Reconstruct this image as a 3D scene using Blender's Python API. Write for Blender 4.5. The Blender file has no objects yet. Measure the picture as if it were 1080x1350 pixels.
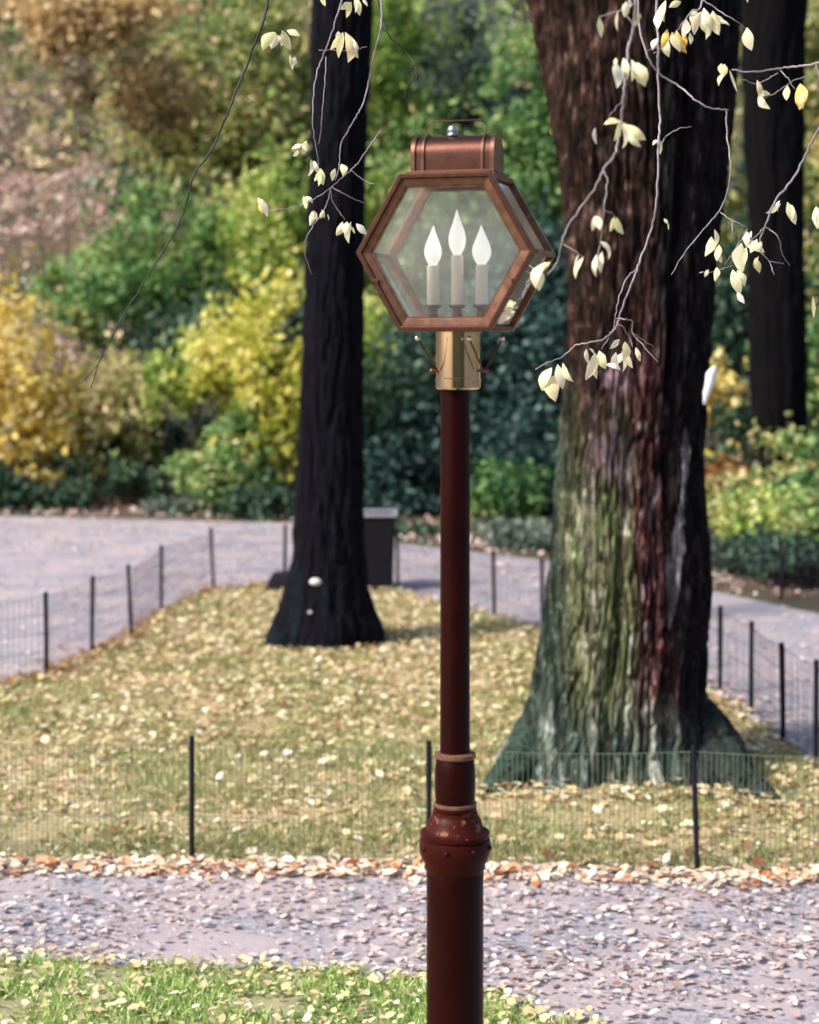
import bpy, bmesh, math, random
import numpy as np
from mathutils import Vector, Matrix
random.seed(7)
rng = np.random.default_rng(7)
scene = bpy.context.scene
COL = scene.collection
F = 2400.0; H = 2.4; HZ = 450.0          # focal length in photo pixels, eye height, horizon row

def W(px, py, D):                        # photo pixel at distance D -> world point
    return Vector(((px-540.0)*D/F, D, H+(HZ-py)*D/F))
def G(px, py):                           # photo pixel on flat ground -> (x, y)
    D = H*F/(py-HZ)
    return ((px-540.0)*D/F, D)

# ------------------------------------------------------------------ tagging
def tag(o, label=None, cat=None, group=None, kind=None):
    if label: o['label'] = label
    if cat: o['category'] = cat
    if group: o['group'] = group
    if kind: o['kind'] = kind
    return o
def empty(name, loc=(0,0,0), rz=0.0):
    o = bpy.data.objects.new(name, None); COL.objects.link(o)
    o.location = loc; o.rotation_euler = (0,0,rz); o.empty_display_size = .1
    return o

# ------------------------------------------------------------------ mesh helpers
def build(name, verts, faces, mat, parent=None, smooth=False, loc=None):
    me = bpy.data.meshes.new(name)
    me.from_pydata([tuple(v) for v in verts], [], [tuple(f) for f in faces])
    me.update()
    if smooth: me.polygons.foreach_set('use_smooth', [True]*len(me.polygons))
    me.materials.append(mat)
    o = bpy.data.objects.new(name, me); COL.objects.link(o)
    if parent: o.parent = parent
    if loc is not None: o.location = loc
    return o
def build_np(name, v, quads, mat, parent=None, smooth=False, tint=None, col=None, loc=None):
    v = np.asarray(v, np.float32); quads = np.asarray(quads, np.int32)
    me = bpy.data.meshes.new(name); k = quads.shape[1]; n = len(quads)
    me.vertices.add(len(v)); me.vertices.foreach_set('co', v.ravel())
    me.loops.add(n*k); me.loops.foreach_set('vertex_index', quads.ravel())
    me.polygons.add(n); me.polygons.foreach_set('loop_start', np.arange(n, dtype=np.int32)*k)
    me.polygons.foreach_set('loop_total', np.full(n, k, np.int32))
    me.update(calc_edges=True); me.validate()
    if smooth: me.polygons.foreach_set('use_smooth', np.ones(len(me.polygons), bool))
    if tint is not None:
        a = me.attributes.new('tint', 'FLOAT', 'POINT'); a.data.foreach_set('value', np.asarray(tint, np.float32))
    if col is not None:
        a = me.attributes.new('bark', 'FLOAT_COLOR', 'POINT')
        c = np.ones((len(v), 4), np.float32); c[:, :3] = col; a.data.foreach_set('color', c.ravel())
    me.materials.append(mat)
    o = bpy.data.objects.new(name, me); COL.objects.link(o)
    if parent: o.parent = parent
    if loc is not None: o.location = loc
    return o

class MB:                                # collects shapes into one mesh
    def __init__(s): s.v = []; s.f = []
    def add(s, v, f):
        b = len(s.v); s.v += [tuple(p) for p in v]; s.f += [tuple(i+b for i in q) for q in f]
    def box(s, c, d, M=None):
        v = []
        for sx in (-.5,.5):
            for sy in (-.5,.5):
                for sz in (-.5,.5):
                    p = Vector((sx*d[0], sy*d[1], sz*d[2]))
                    if M: p = M @ p
                    v.append(p+Vector(c))
        s.add(v, [(0,1,3,2),(4,6,7,5),(0,4,5,1),(2,3,7,6),(0,2,6,4),(1,5,7,3)])
    def tube(s, pts, rads, n=6, cap=True):
        pts = [Vector(p) for p in pts]; m = len(pts); v = []; f = []
        t0 = (pts[1]-pts[0]).normalized()
        up = Vector((0,0,1)) if abs(t0.z) < .9 else Vector((1,0,0))
        a = t0.cross(up).normalized()
        for i in range(m):
            t = (pts[min(i+1,m-1)]-pts[max(i-1,0)]).normalized()
            a = (a - t*a.dot(t)).normalized(); b = t.cross(a)
            for k in range(n):
                an = 2*math.pi*k/n
                v.append(pts[i]+(a*math.cos(an)+b*math.sin(an))*rads[i])
        for i in range(m-1):
            for k in range(n):
                f.append((i*n+k, i*n+(k+1)%n, (i+1)*n+(k+1)%n, (i+1)*n+k))
        if cap: f.append(tuple(range(n-1,-1,-1))); f.append(tuple((m-1)*n+k for k in range(n)))
        s.add(v, f)
    def lathe(s, prof, n=48, c=(0,0,0)):
        v = []; f = []; m = len(prof)
        for r, z in prof:
            for k in range(n):
                an = 2*math.pi*k/n
                v.append((c[0]+r*math.cos(an), c[1]+r*math.sin(an), c[2]+z))
        for i in range(m-1):
            for k in range(n):
                f.append((i*n+k, i*n+(k+1)%n, (i+1)*n+(k+1)%n, (i+1)*n+k))
        if prof[0][0] > 1e-4: f.append(tuple(range(n-1,-1,-1)))
        if prof[-1][0] > 1e-4: f.append(tuple((m-1)*n+k for k in range(n)))
        s.add(v, f)
    def build(s, name, mat, parent=None, smooth=False, bevel=0):
        o = build(name, s.v, s.f, mat, parent, smooth)
        if bevel:
            b = o.modifiers.new('b', 'BEVEL'); b.width = bevel; b.segments = 2; b.limit_method = 'ANGLE'; b.angle_limit = math.radians(35)
        return o
def autosmooth(o, deg=35):
    me = o.data; bm = bmesh.new(); bm.from_mesh(me)
    for e in bm.edges:
        if len(e.link_faces) == 2 and e.calc_face_angle(0) > math.radians(deg): e.smooth = False
    for f_ in bm.faces: f_.smooth = True
    bm.to_mesh(me); bm.free(); return o
def catmull(p, k=5):
    p = [Vector(q) for q in p]; out = []
    P = [p[0]*2-p[1]] + p + [p[-1]*2-p[-2]]
    for i in range(1, len(P)-2):
        for j in range(k):
            t = j/k
            out.append(.5*((2*P[i])+(P[i+1]-P[i-1])*t+(2*P[i-1]-5*P[i]+4*P[i+1]-P[i+2])*t*t+(3*P[i]-P[i-1]-3*P[i+1]+P[i+2])*t**3))
    out.append(p[-1]); return out

# ------------------------------------------------------------------ noise
def vnoise(x, y, seed=0, px=None):
    x = np.asarray(x, float); y = np.asarray(y, float)
    xi = np.floor(x).astype(np.int64); yi = np.floor(y).astype(np.int64)
    fx = x-xi; fy = y-yi; fx = fx*fx*(3-2*fx); fy = fy*fy*(3-2*fy)
    def h(a, b):
        if px: a = a % px
        n = (a*374761393 + b*668265263 + seed*1442695041) & 0x7fffffff
        n = ((n ^ (n >> 13))*1274126177) & 0x7fffffff
        return ((n ^ (n >> 16)) & 0xffff)/65535.0
    return (h(xi,yi)*(1-fx)+h(xi+1,yi)*fx)*(1-fy)+(h(xi,yi+1)*(1-fx)+h(xi+1,yi+1)*fx)*fy

# ------------------------------------------------------------------ materials
def newmat(name):
    m = bpy.data.materials.new(name); m.use_nodes = True
    nt = m.node_tree; b = nt.nodes['Principled BSDF']; return m, nt, b
def ramp(nt, fac, stops, interp='LINEAR'):
    r = nt.nodes.new('ShaderNodeValToRGB'); r.color_ramp.interpolation = interp
    e = r.color_ramp.elements
    while len(e) < len(stops): e.new(.5)
    for i, (p, c) in enumerate(stops): e[i].position = p; e[i].color = (*c, 1)
    nt.links.new(fac, r.inputs[0]); return r.outputs[0]
def noise(nt, scale, detail=4, rough=.6, vec=None):
    n = nt.nodes.new('ShaderNodeTexNoise'); n.inputs['Scale'].default_value = scale
    n.inputs['Detail'].default_value = detail; n.inputs['Roughness'].default_value = rough
    if vec is None:
        tc = nt.nodes.new('ShaderNodeTexCoord'); vec = tc.outputs['Object']
    nt.links.new(vec, n.inputs['Vector']); return n.outputs[0]
def bump(nt, b, h, s=.3, d=.01):
    n = nt.nodes.new('ShaderNodeBump'); n.inputs['Strength'].default_value = s; n.inputs['Distance'].default_value = d
    nt.links.new(h, n.inputs['Height']); nt.links.new(n.outputs[0], b.inputs['Normal'])
def simple(name, c, rough=.6, metal=0.0, var=.25, scale=30, bmp=0):
    m, nt, b = newmat(name)
    b.inputs['Specular IOR Level'].default_value = .25
    n = noise(nt, scale)
    lo = tuple(x*(1-var) for x in c); hi = tuple(min(1, x*(1+var)) for x in c)
    nt.links.new(ramp(nt, n, [(.3, lo), (.7, hi)]), b.inputs['Base Color'])
    b.inputs['Roughness'].default_value = rough; b.inputs['Metallic'].default_value = metal
    if bmp: bump(nt, b, n, bmp, .004)
    return m
def leafmat(name, stops, trans=.35, rough=.55):
    m, nt, b = newmat(name)
    a = nt.nodes.new('ShaderNodeAttribute'); a.attribute_name = 'tint'
    c = ramp(nt, a.outputs['Fac'], stops)
    nt.links.new(c, b.inputs['Base Color']); b.inputs['Roughness'].default_value = rough
    t = nt.nodes.new('ShaderNodeBsdfTranslucent'); nt.links.new(c, t.inputs[0])
    mx = nt.nodes.new('ShaderNodeMixShader'); mx.inputs[0].default_value = trans
    nt.links.new(b.outputs[0], mx.inputs[1]); nt.links.new(t.outputs[0], mx.inputs[2])
    nt.links.new(mx.outputs[0], nt.nodes['Material Output'].inputs['Surface']); return m

M = {}
def _ground(name, stops, scale, big=None, rough=.9, bs=.5):
    m, nt, b = newmat(name)
    n = noise(nt, scale, 8, .7); c = ramp(nt, n, stops)
    if big:
        n2 = noise(nt, big[0], 3, .5)
        mx = nt.nodes.new('ShaderNodeMix'); mx.data_type = 'RGBA'
        r2 = ramp(nt, n2, [(.42, (0,0,0)), (.6, (1,1,1))])
        nt.links.new(r2, mx.inputs[0]); nt.links.new(c, mx.inputs[6]); mx.inputs[7].default_value = (*big[1], 1)
        c = mx.outputs[2]
    nt.links.new(c, b.inputs['Base Color']); b.inputs['Roughness'].default_value = rough
    bump(nt, b, n, bs, .02); return m
M['ground'] = _ground('leaf_litter_soil', [(.3,(.03,.025,.015)),(.5,(.09,.065,.04)),(.7,(.20,.14,.10))], 9, (.35,(.04,.05,.025)))
M['path'] = _ground('asphalt', [(.3,(.12,.115,.145)),(.5,(.29,.275,.325)),(.68,(.54,.50,.53))], 34, (1.7,(.41,.35,.37)), .85, .35)
M['lawn'] = _ground('lawn_soil', [(.3,(.15,.14,.06)),(.5,(.38,.31,.16)),(.7,(.58,.47,.28))], 28, (.8,(.48,.36,.21)))
M['verge'] = _ground('verge_soil', [(.3,(.08,.12,.03)),(.5,(.20,.24,.09)),(.7,(.40,.36,.20))], 28, (3.0,(.38,.34,.20)))
M['blade'] = leafmat('grass_blade', [(0,(.16,.28,.06)),(.4,(.36,.54,.15)),(.75,(.56,.68,.26)),(1,(.76,.76,.42))], .3)
M['blade_dry'] = leafmat('lawn_blade', [(0,(.11,.16,.05)),(.35,(.30,.34,.12)),(.7,(.50,.49,.22)),(1,(.72,.63,.38))], .3)
M['fallen'] = leafmat('fallen_leaf', [(0,(.26,.13,.06)),(.12,(.44,.28,.14)),(.35,(.64,.50,.29)),(.62,(.66,.54,.28)),(.85,(.84,.76,.48)),(1,(.92,.88,.72))], .15)
M['fallen_path'] = leafmat('fallen_leaf_on_path', [(0,(.20,.08,.05)),(.2,(.36,.24,.20)),(.45,(.52,.42,.40)),(.75,(.66,.56,.54)),(1,(.82,.74,.70))], .12)
M['bank_leaf'] = leafmat('bank_leaf', [(0,(.22,.10,.08)),(.25,(.52,.30,.25)),(.5,(.72,.47,.40)),(.8,(.86,.66,.56)),(1,(.92,.82,.70))], .15)
M['fallen_edge'] = leafmat('fallen_leaf_on_edge', [(0,(.20,.06,.03)),(.17,(.58,.20,.07)),(.38,(.76,.45,.26)),(.6,(.86,.73,.56)),(1,(.92,.86,.72))], .15)
PAL = {
 'gold':  [(0,(.20,.16,.03)),(.3,(.58,.42,.06)),(.6,(.84,.66,.16)),(1,(.92,.80,.42))],
 'yellow':[(0,(.16,.22,.02)),(.3,(.45,.48,.05)),(.6,(.74,.68,.14)),(1,(.92,.84,.36))],
 'yellowgreen':[(0,(.10,.20,.03)),(.35,(.27,.42,.08)),(.7,(.52,.60,.16)),(1,(.78,.74,.30))],
 'green': [(0,(.03,.10,.03)),(.35,(.12,.27,.08)),(.7,(.27,.44,.14)),(.9,(.50,.56,.22)),(1,(.70,.66,.30))],
 'olive': [(0,(.07,.11,.03)),(.3,(.22,.30,.08)),(.55,(.45,.46,.16)),(.8,(.72,.62,.28)),(1,(.85,.72,.42))],
 'dark':  [(0,(.015,.04,.03)),(.5,(.05,.11,.065)),(.85,(.11,.21,.12)),(1,(.22,.32,.20))],
 'teal':  [(0,(.010,.030,.035)),(.5,(.030,.085,.075)),(.85,(.09,.19,.16)),(1,(.20,.33,.29))],
 'brown': [(0,(.06,.05,.03)),(.3,(.36,.24,.11)),(.65,(.70,.50,.24)),(1,(.88,.72,.42))],
 'rust':  [(0,(.14,.05,.02)),(.4,(.38,.18,.05)),(.75,(.60,.35,.10)),(1,(.72,.50,.18))],
 'grey':  [(0,(.08,.11,.09)),(.5,(.17,.22,.18)),(1,(.34,.40,.34))],
}
for k, s in PAL.items(): M['leaf_'+k] = leafmat('foliage_'+k, s, .35)
M['twigleaf'] = None
def _twigleaf():
    m, nt, b = newmat('pale_yellow_leaf')
    oi = nt.nodes.new('ShaderNodeObjectInfo')
    c = ramp(nt, oi.outputs['Random'], [(0,(.97,.90,.50)),(.4,(.98,.94,.66)),(.75,(.97,.93,.80)),(1,(.95,.82,.50))])
    n = noise(nt, 90, 3); r = ramp(nt, n, [(.35,(.72,.62,.42)),(.55,(1,1,1))])
    mx = nt.nodes.new('ShaderNodeMix'); mx.data_type='RGBA'; mx.blend_type='MULTIPLY'; mx.inputs[0].default_value=.25
    nt.links.new(c, mx.inputs[6]); nt.links.new(r, mx.inputs[7]); c = mx.outputs[2]
    nt.links.new(c, b.inputs['Base Color']); b.inputs['Roughness'].default_value = .45
    t = nt.nodes.new('ShaderNodeBsdfTranslucent'); nt.links.new(c, t.inputs[0])
    ms = nt.nodes.new('ShaderNodeMixShader'); ms.inputs[0].default_value = .4
    nt.links.new(b.outputs[0], ms.inputs[1]); nt.links.new(t.outputs[0], ms.inputs[2])
    nt.links.new(ms.outputs[0], nt.nodes['Material Output'].inputs['Surface']); return m
M['twigleaf'] = _twigleaf()
M['amberleaf'] = simple('amber_leaf', (.80,.52,.12), .5, var=.2, scale=60)
M['twig'] = simple('twig_bark', (.30,.26,.29), .7, var=.3, scale=60)
M['twig_dark'] = simple('dark_twig_bark', (.05,.055,.05), .7, var=.3, scale=60)
M['stem'] = simple('stem_bark', (.05,.04,.035), .85, scale=15)
M['stake'] = simple('dark_steel', (.006,.007,.013), .7, var=.3)
M['wire'] = simple('galvanised_wire', (.17,.22,.15), .45, .3)
M['wire_far'] = simple('fence_wire', (.07,.05,.08), .5, .2)
M['bin'] = simple('black_bin_paint', (.004,.004,.009), .85)
M['rim'] = simple('pale_rim', (.30,.30,.36), .5)
M['stone'] = simple('dark_stone', (.008,.008,.013), .85, scale=8, bmp=.4)
def _bark(name, k=1.0, rough=.85):
    m, nt, b = newmat(name)
    a = nt.nodes.new('ShaderNodeAttribute'); a.attribute_name = 'bark'
    tc = nt.nodes.new('ShaderNodeTexCoord'); mp = nt.nodes.new('ShaderNodeMapping')
    mp.inputs['Scale'].default_value = (1,1,.22); nt.links.new(tc.outputs['Object'], mp.inputs[0])
    n = noise(nt, 44, 8, .8, mp.outputs[0])
    r = ramp(nt, n, [(.38,(.25,.25,.27)),(.5,(.75,.75,.75)),(.58,(1.3,1.25,1.25)),(.70,(2.6,2.5,2.5))])
    b.inputs['Specular IOR Level'].default_value = .12
    mx = nt.nodes.new('ShaderNodeMix'); mx.data_type='RGBA'; mx.blend_type='MULTIPLY'; mx.inputs[0].default_value=1
    nt.links.new(a.outputs['Color'], mx.inputs[6]); nt.links.new(r, mx.inputs[7])
    nt.links.new(mx.outputs[2], b.inputs['Base Color']); b.inputs['Roughness'].default_value = rough
    n2 = noise(nt, 48, 8, .75, mp.outputs[0]); bump(nt, b, n2, 1.0, .03); return m
M['bark'] = _bark('ridged_bark')
def _metal(name, c, rough, dark, met=1.0):
    m, nt, b = newmat(name)
    n = noise(nt, 35, 5, .6)
    nt.links.new(ramp(nt, n, [(.35, dark), (.62, c)]), b.inputs['Base Color'])
    b.inputs['Metallic'].default_value = met
    nt.links.new(ramp(nt, n, [(.3,(rough*1.5,)*3), (.7,(rough,)*3)]), b.inputs['Roughness']); return m
M['copper'] = _metal('aged_copper', (.26,.135,.09), .30, (.13,.062,.045), .92)
M['copper_dark'] = _metal('dark_copper', (.15,.07,.052), .30, (.09,.042,.033))
M['copper_bright'] = _metal('polished_copper', (.97,.76,.56), .10, (.88,.63,.46))
M['zinc'] = _metal('zinc_nut', (.5,.55,.62), .35, (.2,.23,.28))
def _paint(name, c, wear):
    m, nt, b = newmat(name)
    n = noise(nt, 40, 6, .7); n2 = noise(nt, 9, 3, .5)
    c1 = ramp(nt, n2, [(.3,tuple(x*.6 for x in c)),(.7,c)])
    mx = nt.nodes.new('ShaderNodeMix'); mx.data_type='RGBA'
    nt.links.new(ramp(nt, n, [(wear,(0,0,0)),(wear+.06,(1,1,1))]), mx.inputs[0])
    nt.links.new(c1, mx.inputs[6]); mx.inputs[7].default_value = (.26,.09,.045,1)
    nt.links.new(mx.outputs[2], b.inputs['Base Color']); b.inputs['Roughness'].default_value = .42; b.inputs['Specular IOR Level'].default_value = .10
    bump(nt, b, n, .25, .003); return m
M['paint'] = _paint('maroon_paint', (.019,.0012,.0011), .80)
M['paint_worn'] = _paint('worn_maroon_paint', (.045,.005,.004), .66)
M['paint_rusty'] = _paint('rusty_maroon_paint', (.06,.010,.007), .56)
M['edge_worn'] = simple('worn_edge', (.15,.07,.05), .5, scale=60)
M['sleeve'] = simple('cream_candle_sleeve', (.97,.84,.74), .4, var=.02)
M['white_knot'] = simple('pale_fungus', (.75,.78,.78), .6, var=.1)
def _glass():
    m, nt, b = newmat('dusty_lantern_glass')
    nt.nodes.remove(b)
    tr = nt.nodes.new('ShaderNodeBsdfTransparent'); tr.inputs[0].default_value = (.95,.98,.96,1)
    di = nt.nodes.new('ShaderNodeBsdfDiffuse'); di.inputs[0].default_value = (.72,.72,.70,1)
    tl = nt.nodes.new('ShaderNodeBsdfTranslucent'); tl.inputs[0].default_value = (.72,.72,.70,1)
    gl = nt.nodes.new('ShaderNodeBsdfGlossy'); gl.inputs['Roughness'].default_value = .04
    ad = nt.nodes.new('ShaderNodeMixShader'); ad.inputs[0].default_value = .5
    nt.links.new(di.outputs[0], ad.inputs[1]); nt.links.new(tl.outputs[0], ad.inputs[2])
    m1 = nt.nodes.new('ShaderNodeMixShader')
    n = noise(nt, 6, 4, .6); nt.links.new(ramp(nt, n, [(.3,(.11,)*3),(.75,(.28,)*3)]), m1.inputs[0])
    nt.links.new(tr.outputs[0], m1.inputs[1]); nt.links.new(ad.outputs[0], m1.inputs[2])
    fr = nt.nodes.new('ShaderNodeFresnel'); fr.inputs[0].default_value = 1.45
    m2 = nt.nodes.new('ShaderNodeMixShader'); nt.links.new(fr.outputs[0], m2.inputs[0])
    nt.links.new(m1.outputs[0], m2.inputs[1]); nt.links.new(gl.outputs[0], m2.inputs[2])
    nt.links.new(m2.outputs[0], nt.nodes['Material Output'].inputs['Surface']); return m
M['glass'] = _glass()
def _bulb():
    m, nt, b = newmat('lit_frosted_bulb')
    b.inputs['Base Color'].default_value = (.9,.9,.88,1); b.inputs['Roughness'].default_value = .3
    b.inputs['Emission Color'].default_value = (1,.93,.86,1); b.inputs['Emission Strength'].default_value = .42
    return m
M['bulb'] = _bulb()

# ------------------------------------------------------------------ leaf clouds
LEAF = np.array([(0,0,0),(.30,.27,.10),(.68,.22,.08),(1,0,-.04),(.68,-.22,.08),(.30,-.27,.10)], float)
LQ = np.array([(0,3,2,1),(0,5,4,3)])
def rot_random(n):
    q = rng.normal(size=(n,4)); q /= np.linalg.norm(q, axis=1)[:,None]
    w,x,y,z = q.T
    return np.stack([1-2*(y*y+z*z),2*(x*y-z*w),2*(x*z+y*w),2*(x*y+z*w),1-2*(x*x+z*z),2*(y*z-x*w),2*(x*z-y*w),2*(y*z+x*w),1-2*(x*x+y*y)],1).reshape(n,3,3)
def rot_flat(n, tilt):
    a = rng.uniform(0,2*np.pi,n); tx = rng.normal(0,tilt,n); ty = rng.normal(0,tilt,n)
    ca,sa = np.cos(a),np.sin(a); z0 = np.zeros(n); o = np.ones(n)
    Rz = np.stack([ca,-sa,z0,sa,ca,z0,z0,z0,o],1).reshape(n,3,3)
    cx,sx = np.cos(tx),np.sin(tx); Rx = np.stack([o,z0,z0,z0,cx,-sx,z0,sx,cx],1).reshape(n,3,3)
    cy,sy = np.cos(ty),np.sin(ty); Ry = np.stack([cy,z0,sy,z0,o,z0,-sy,z0,cy],1).reshape(n,3,3)
    return Rz@Rx@Ry
def leaves(name, P, R, size, tint, mat, parent=None, wide=1.0, loc=None, curl=1.0):
    n = len(P); T = LEAF*np.array([1,wide,curl])
    T = np.repeat(T[None],n,0)*size[:,None,None]
    T[:,:,2] *= rng.uniform(.2,2.2,n)[:,None]; T[:,:,1] *= rng.uniform(.75,1.25,n)[:,None]
    V = np.einsum('nij,nkj->nki', R, T)+P[:,None,:]
    Q = (LQ[None]+(np.arange(n)*6)[:,None,None]).reshape(-1,4)
    return build_np(name, V.reshape(-1,3), Q, mat, parent, tint=np.repeat(tint,6), loc=loc)
def inpoly(x, y, poly):
    ins = np.zeros(len(x), bool); j = len(poly)-1
    for i in range(len(poly)):
        xi,yi = poly[i]; xj,yj = poly[j]
        c = ((yi>y)!=(yj>y)) & (x < (xj-xi)*(y-yi)/(yj-yi+1e-12)+xi); ins ^= c; j = i
    return ins
def scatter(poly, dens, xr=(-6,6), yr=(3,28)):
    n = int(dens*(xr[1]-xr[0])*(yr[1]-yr[0]))
    x = rng.uniform(*xr, n); y = rng.uniform(*yr, n)
    k = inpoly(x, y, poly) & (np.abs(x) < .235*y+1.3); return x[k], y[k]

# ------------------------------------------------------------------ terrain
EDGE_X = np.array([-14,-5.6,-1.5,-.2,1.45,2.9,3.6,6,14]); EDGE_Y = np.array([27,25,24,21.7,19.9,17.5,16,13.5,8])
def edge(x): return np.interp(x, EDGE_X, EDGE_Y)
def hz(x, y):
    x = np.asarray(x, float); y = np.asarray(y, float)
    d = y-25.5-np.clip(-x-3,0,4)*.3
    s = np.where(d > 0, d*d/(d+3.5), 0.0)
    h = .52*s + (vnoise(x*.35+20, y*.35, 3)-.5)*np.clip(d*.14,0,1.3) + (vnoise(x*1.3+20, y*1.3, 5)-.5)*np.clip(d*.05,0,.3)
    return np.where(y > 62, np.minimum(h, 18+0*h), h)
gx = np.concatenate([np.linspace(-400,-30,14), np.linspace(-28,28,150), np.linspace(30,400,14)])
gy = np.concatenate([np.linspace(-300,-5,10), np.linspace(0,75,200), np.linspace(80,500,20)])
GX, GY = np.meshgrid(gx, gy); GZ = hz(GX, np.minimum(GY,75))
nx = len(gx); idx = np.arange(len(gy)*nx).reshape(len(gy), nx)
gq = np.stack([idx[:-1,:-1],idx[:-1,1:],idx[1:,1:],idx[1:,:-1]],-1).reshape(-1,4)
g = build_np('ground', np.stack([GX,GY,GZ],-1).reshape(-1,3), gq, M['ground'], smooth=True); tag(g, kind='structure')

def smooth_poly(pts, k=6, jit=.02):
    n = len(pts); out = []
    for i in range(n):
        a,b = pts[i],pts[(i+1)%n]
        for j in range(k):
            t = j/k; out.append((a[0]*(1-t)+b[0]*t+random.uniform(-jit,jit), a[1]*(1-t)+b[1]*t+random.uniform(-jit,jit)))
    return out
def sheet(name, poly, z, mat):
    me = bpy.data.meshes.new(name); bm = bmesh.new()
    f = bm.faces.new([bm.verts.new((x,y,z)) for x,y in poly]); f.normal_update()
    if f.normal.z < 0: f.normal_flip()
    bmesh.ops.triangulate(bm, faces=[f]); bm.to_mesh(me); bm.free(); me.materials.append(mat)
    o = bpy.data.objects.new(name, me); COL.objects.link(o); tag(o, kind='structure'); return o
lawn_back = [G(*p) for p in ((0,905),(62,892),(120,866),(172,843),(215,810),(280,780),(370,772),(450,772),(525,781),(590,797),(652,816),(715,832),(800,855),(880,885),(948,917),(990,944),(1033,983),(1076,1013))]
lawn = [(-9,8.6),(-9,10.2),(-6,10.9),(-4.3,11.9)] + lawn_back + [(2.45,9.3),(2.55,8.6),(2.4,8.25),(2.1,8.12)] + [G(917,1150),G(566,1142),G(253,1138),G(0,1136),(-4,8.5)]
outer = [(x, float(edge(x))) for x in (14,6,3.6,2.9,1.45,-.2,-1.5,-5.6,-14)]
near_edge = [(-14,7.25),(-5,7.15),G(0,1263),G(280,1275),G(560,1296),G(680,1322),G(760,1350),(.92,5.9),(1.25,4.6),(1.5,2.5),(1.9,-3)]
path = [(14,-6),(14,8)]+outer[1:]+[(-14,6.0),(0,5.6),(.3,-6)]
LAWN = smooth_poly(lawn, 5, .03); VERGE = smooth_poly([(-14,-3)]+near_edge, 9, .05)
sheet('path', path, .004, M['path']); sheet('lawn', LAWN, .008, M['lawn']); sheet('grass_verge', VERGE, .009, M['verge'])

# grass blades
def grass(name, poly, dens, hmin, hmax, mat, xr, yr, label):
    x, y = scatter(poly, dens, xr, yr)
    clump = .5*vnoise(x*2.2+50, y*2.2+9, 11)+.5*vnoise(x*7+50, y*7+9, 12); k = rng.random(len(x)) < (clump-.22)*2.0; x, y, clump = x[k], y[k], clump[k]
    n = len(x); a = rng.uniform(0,2*np.pi,n); h = rng.uniform(hmin,hmax,n)*(.6+.7*clump); w = .0035+.0004*y
    ln = rng.normal(0,.5,(n,2))*h[:,None]
    V = np.zeros((n,4,3)); dx = np.cos(a)*w; dy = np.sin(a)*w
    V[:,0] = np.stack([x-dx,y-dy,np.full(n,.004)],1); V[:,1] = np.stack([x+dx,y+dy,np.full(n,.004)],1)
    V[:,2] = np.stack([x+dx*.5+ln[:,0]*.5,y+dy*.5+ln[:,1]*.5,h*.6],1); V[:,3] = np.stack([x+ln[:,0],y+ln[:,1],h],1)
    Q = np.arange(n*4).reshape(n,4)[:,[0,1,2,3]]
    t = np.clip(rng.normal(.45,.25,n)+(clump-.5)*.3,0,1)
    o = build_np(name, V.reshape(-1,3), Q, mat, tint=np.repeat(t,4)); return tag(o, label, 'grass', kind='stuff')
grass('lawn_grass', LAWN, 3000, .02, .06, M['blade_dry'], (-4.8,4.8), (8,18), 'thin yellowing grass under fallen leaves on the fenced lawn')
grass('verge_grass', VERGE, 9000, .02, .06, M['blade'], (-3,1.6), (5.4,7.3), 'bright green grass at the bottom corner in front of the path')
# fallen leaves
def fallen(name, x, y, smin, smax, mat, label, tilt=.25, zt=.02, tm=.55, ts=.25):
    n = len(x); P = np.stack([x,y,.014+rng.random(n)*zt],1)
    t = np.clip(rng.normal(tm,ts,n),0,1)
    sz = smin+(smax-smin)*rng.random(n)**1.6
    o = leaves(name, P, rot_flat(n,tilt*.7), sz, t, mat, wide=1.2, curl=.45)
    return tag(o, label, 'fallen leaves', kind='stuff')
x,y = scatter(LAWN, 800, (-4.8,4.8), (8,18)); k = rng.random(len(x)) < 0+.8*vnoise(x*1.6+9,y*1.6,21)+.10*np.clip(y-10,0,5); x,y = x[k],y[k]
fallen('fallen_leaves', x, y, .018,.072, M['fallen'], 'pale yellow fallen leaves strewn over the fenced lawn', .45, .04, .48,.32)
PATH = path
x,y = scatter(PATH, 1000, (-3,3.6), (5.2,8.6)); k = ~inpoly(x,y,LAWN) & ~inpoly(x,y,VERGE) & (rng.random(len(x)) < .15+1.1*vnoise(x*1.4+5,y*2.2,23)+.25*(x>0)); x,y = x[k],y[k]
fallen('fallen_leaves', x, y, .012,.055, M['fallen_path'], 'pinkish pale leaves lying across the near asphalt path', .3, .015, .6,.25)
x,y = scatter(PATH, 90, (-8,6), (8.6,27)); k = ~inpoly(x,y,LAWN); x,y = x[k],y[k]
k = rng.random(len(x)) < .25+.9*vnoise(x*.9,y*.9,31); x,y = x[k],y[k]
fallen('fallen_leaves', x, y, .03,.07, M['fallen_path'], 'scattered leaves on the far path behind the lawn', .3, .015, .5,.25)
def along(poly, n, spread, xr):
    P = np.array(poly); seg = np.linalg.norm(np.diff(P,axis=0),axis=1); c = np.concatenate([[0],np.cumsum(seg)])
    s = rng.uniform(0,c[-1],n); x = np.interp(s,c,P[:,0]); y = np.interp(s,c,P[:,1])
    return x+rng.normal(0,spread,n)*.6, y+rng.normal(0,spread,n)
x,y = along([(-2.6,8.40),G(0,1146),G(253,1148),G(566,1152),G(917,1160),(2.5,8.1)], 2300, .075, None)
fallen('fallen_leaves', x, y, .02,.085, M['fallen_edge'], 'drift of orange and cream leaves along the foot of the near fence', .4, .02, .64,.32)
x,y = along(lawn_back[:7], 900, .10, None)
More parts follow.
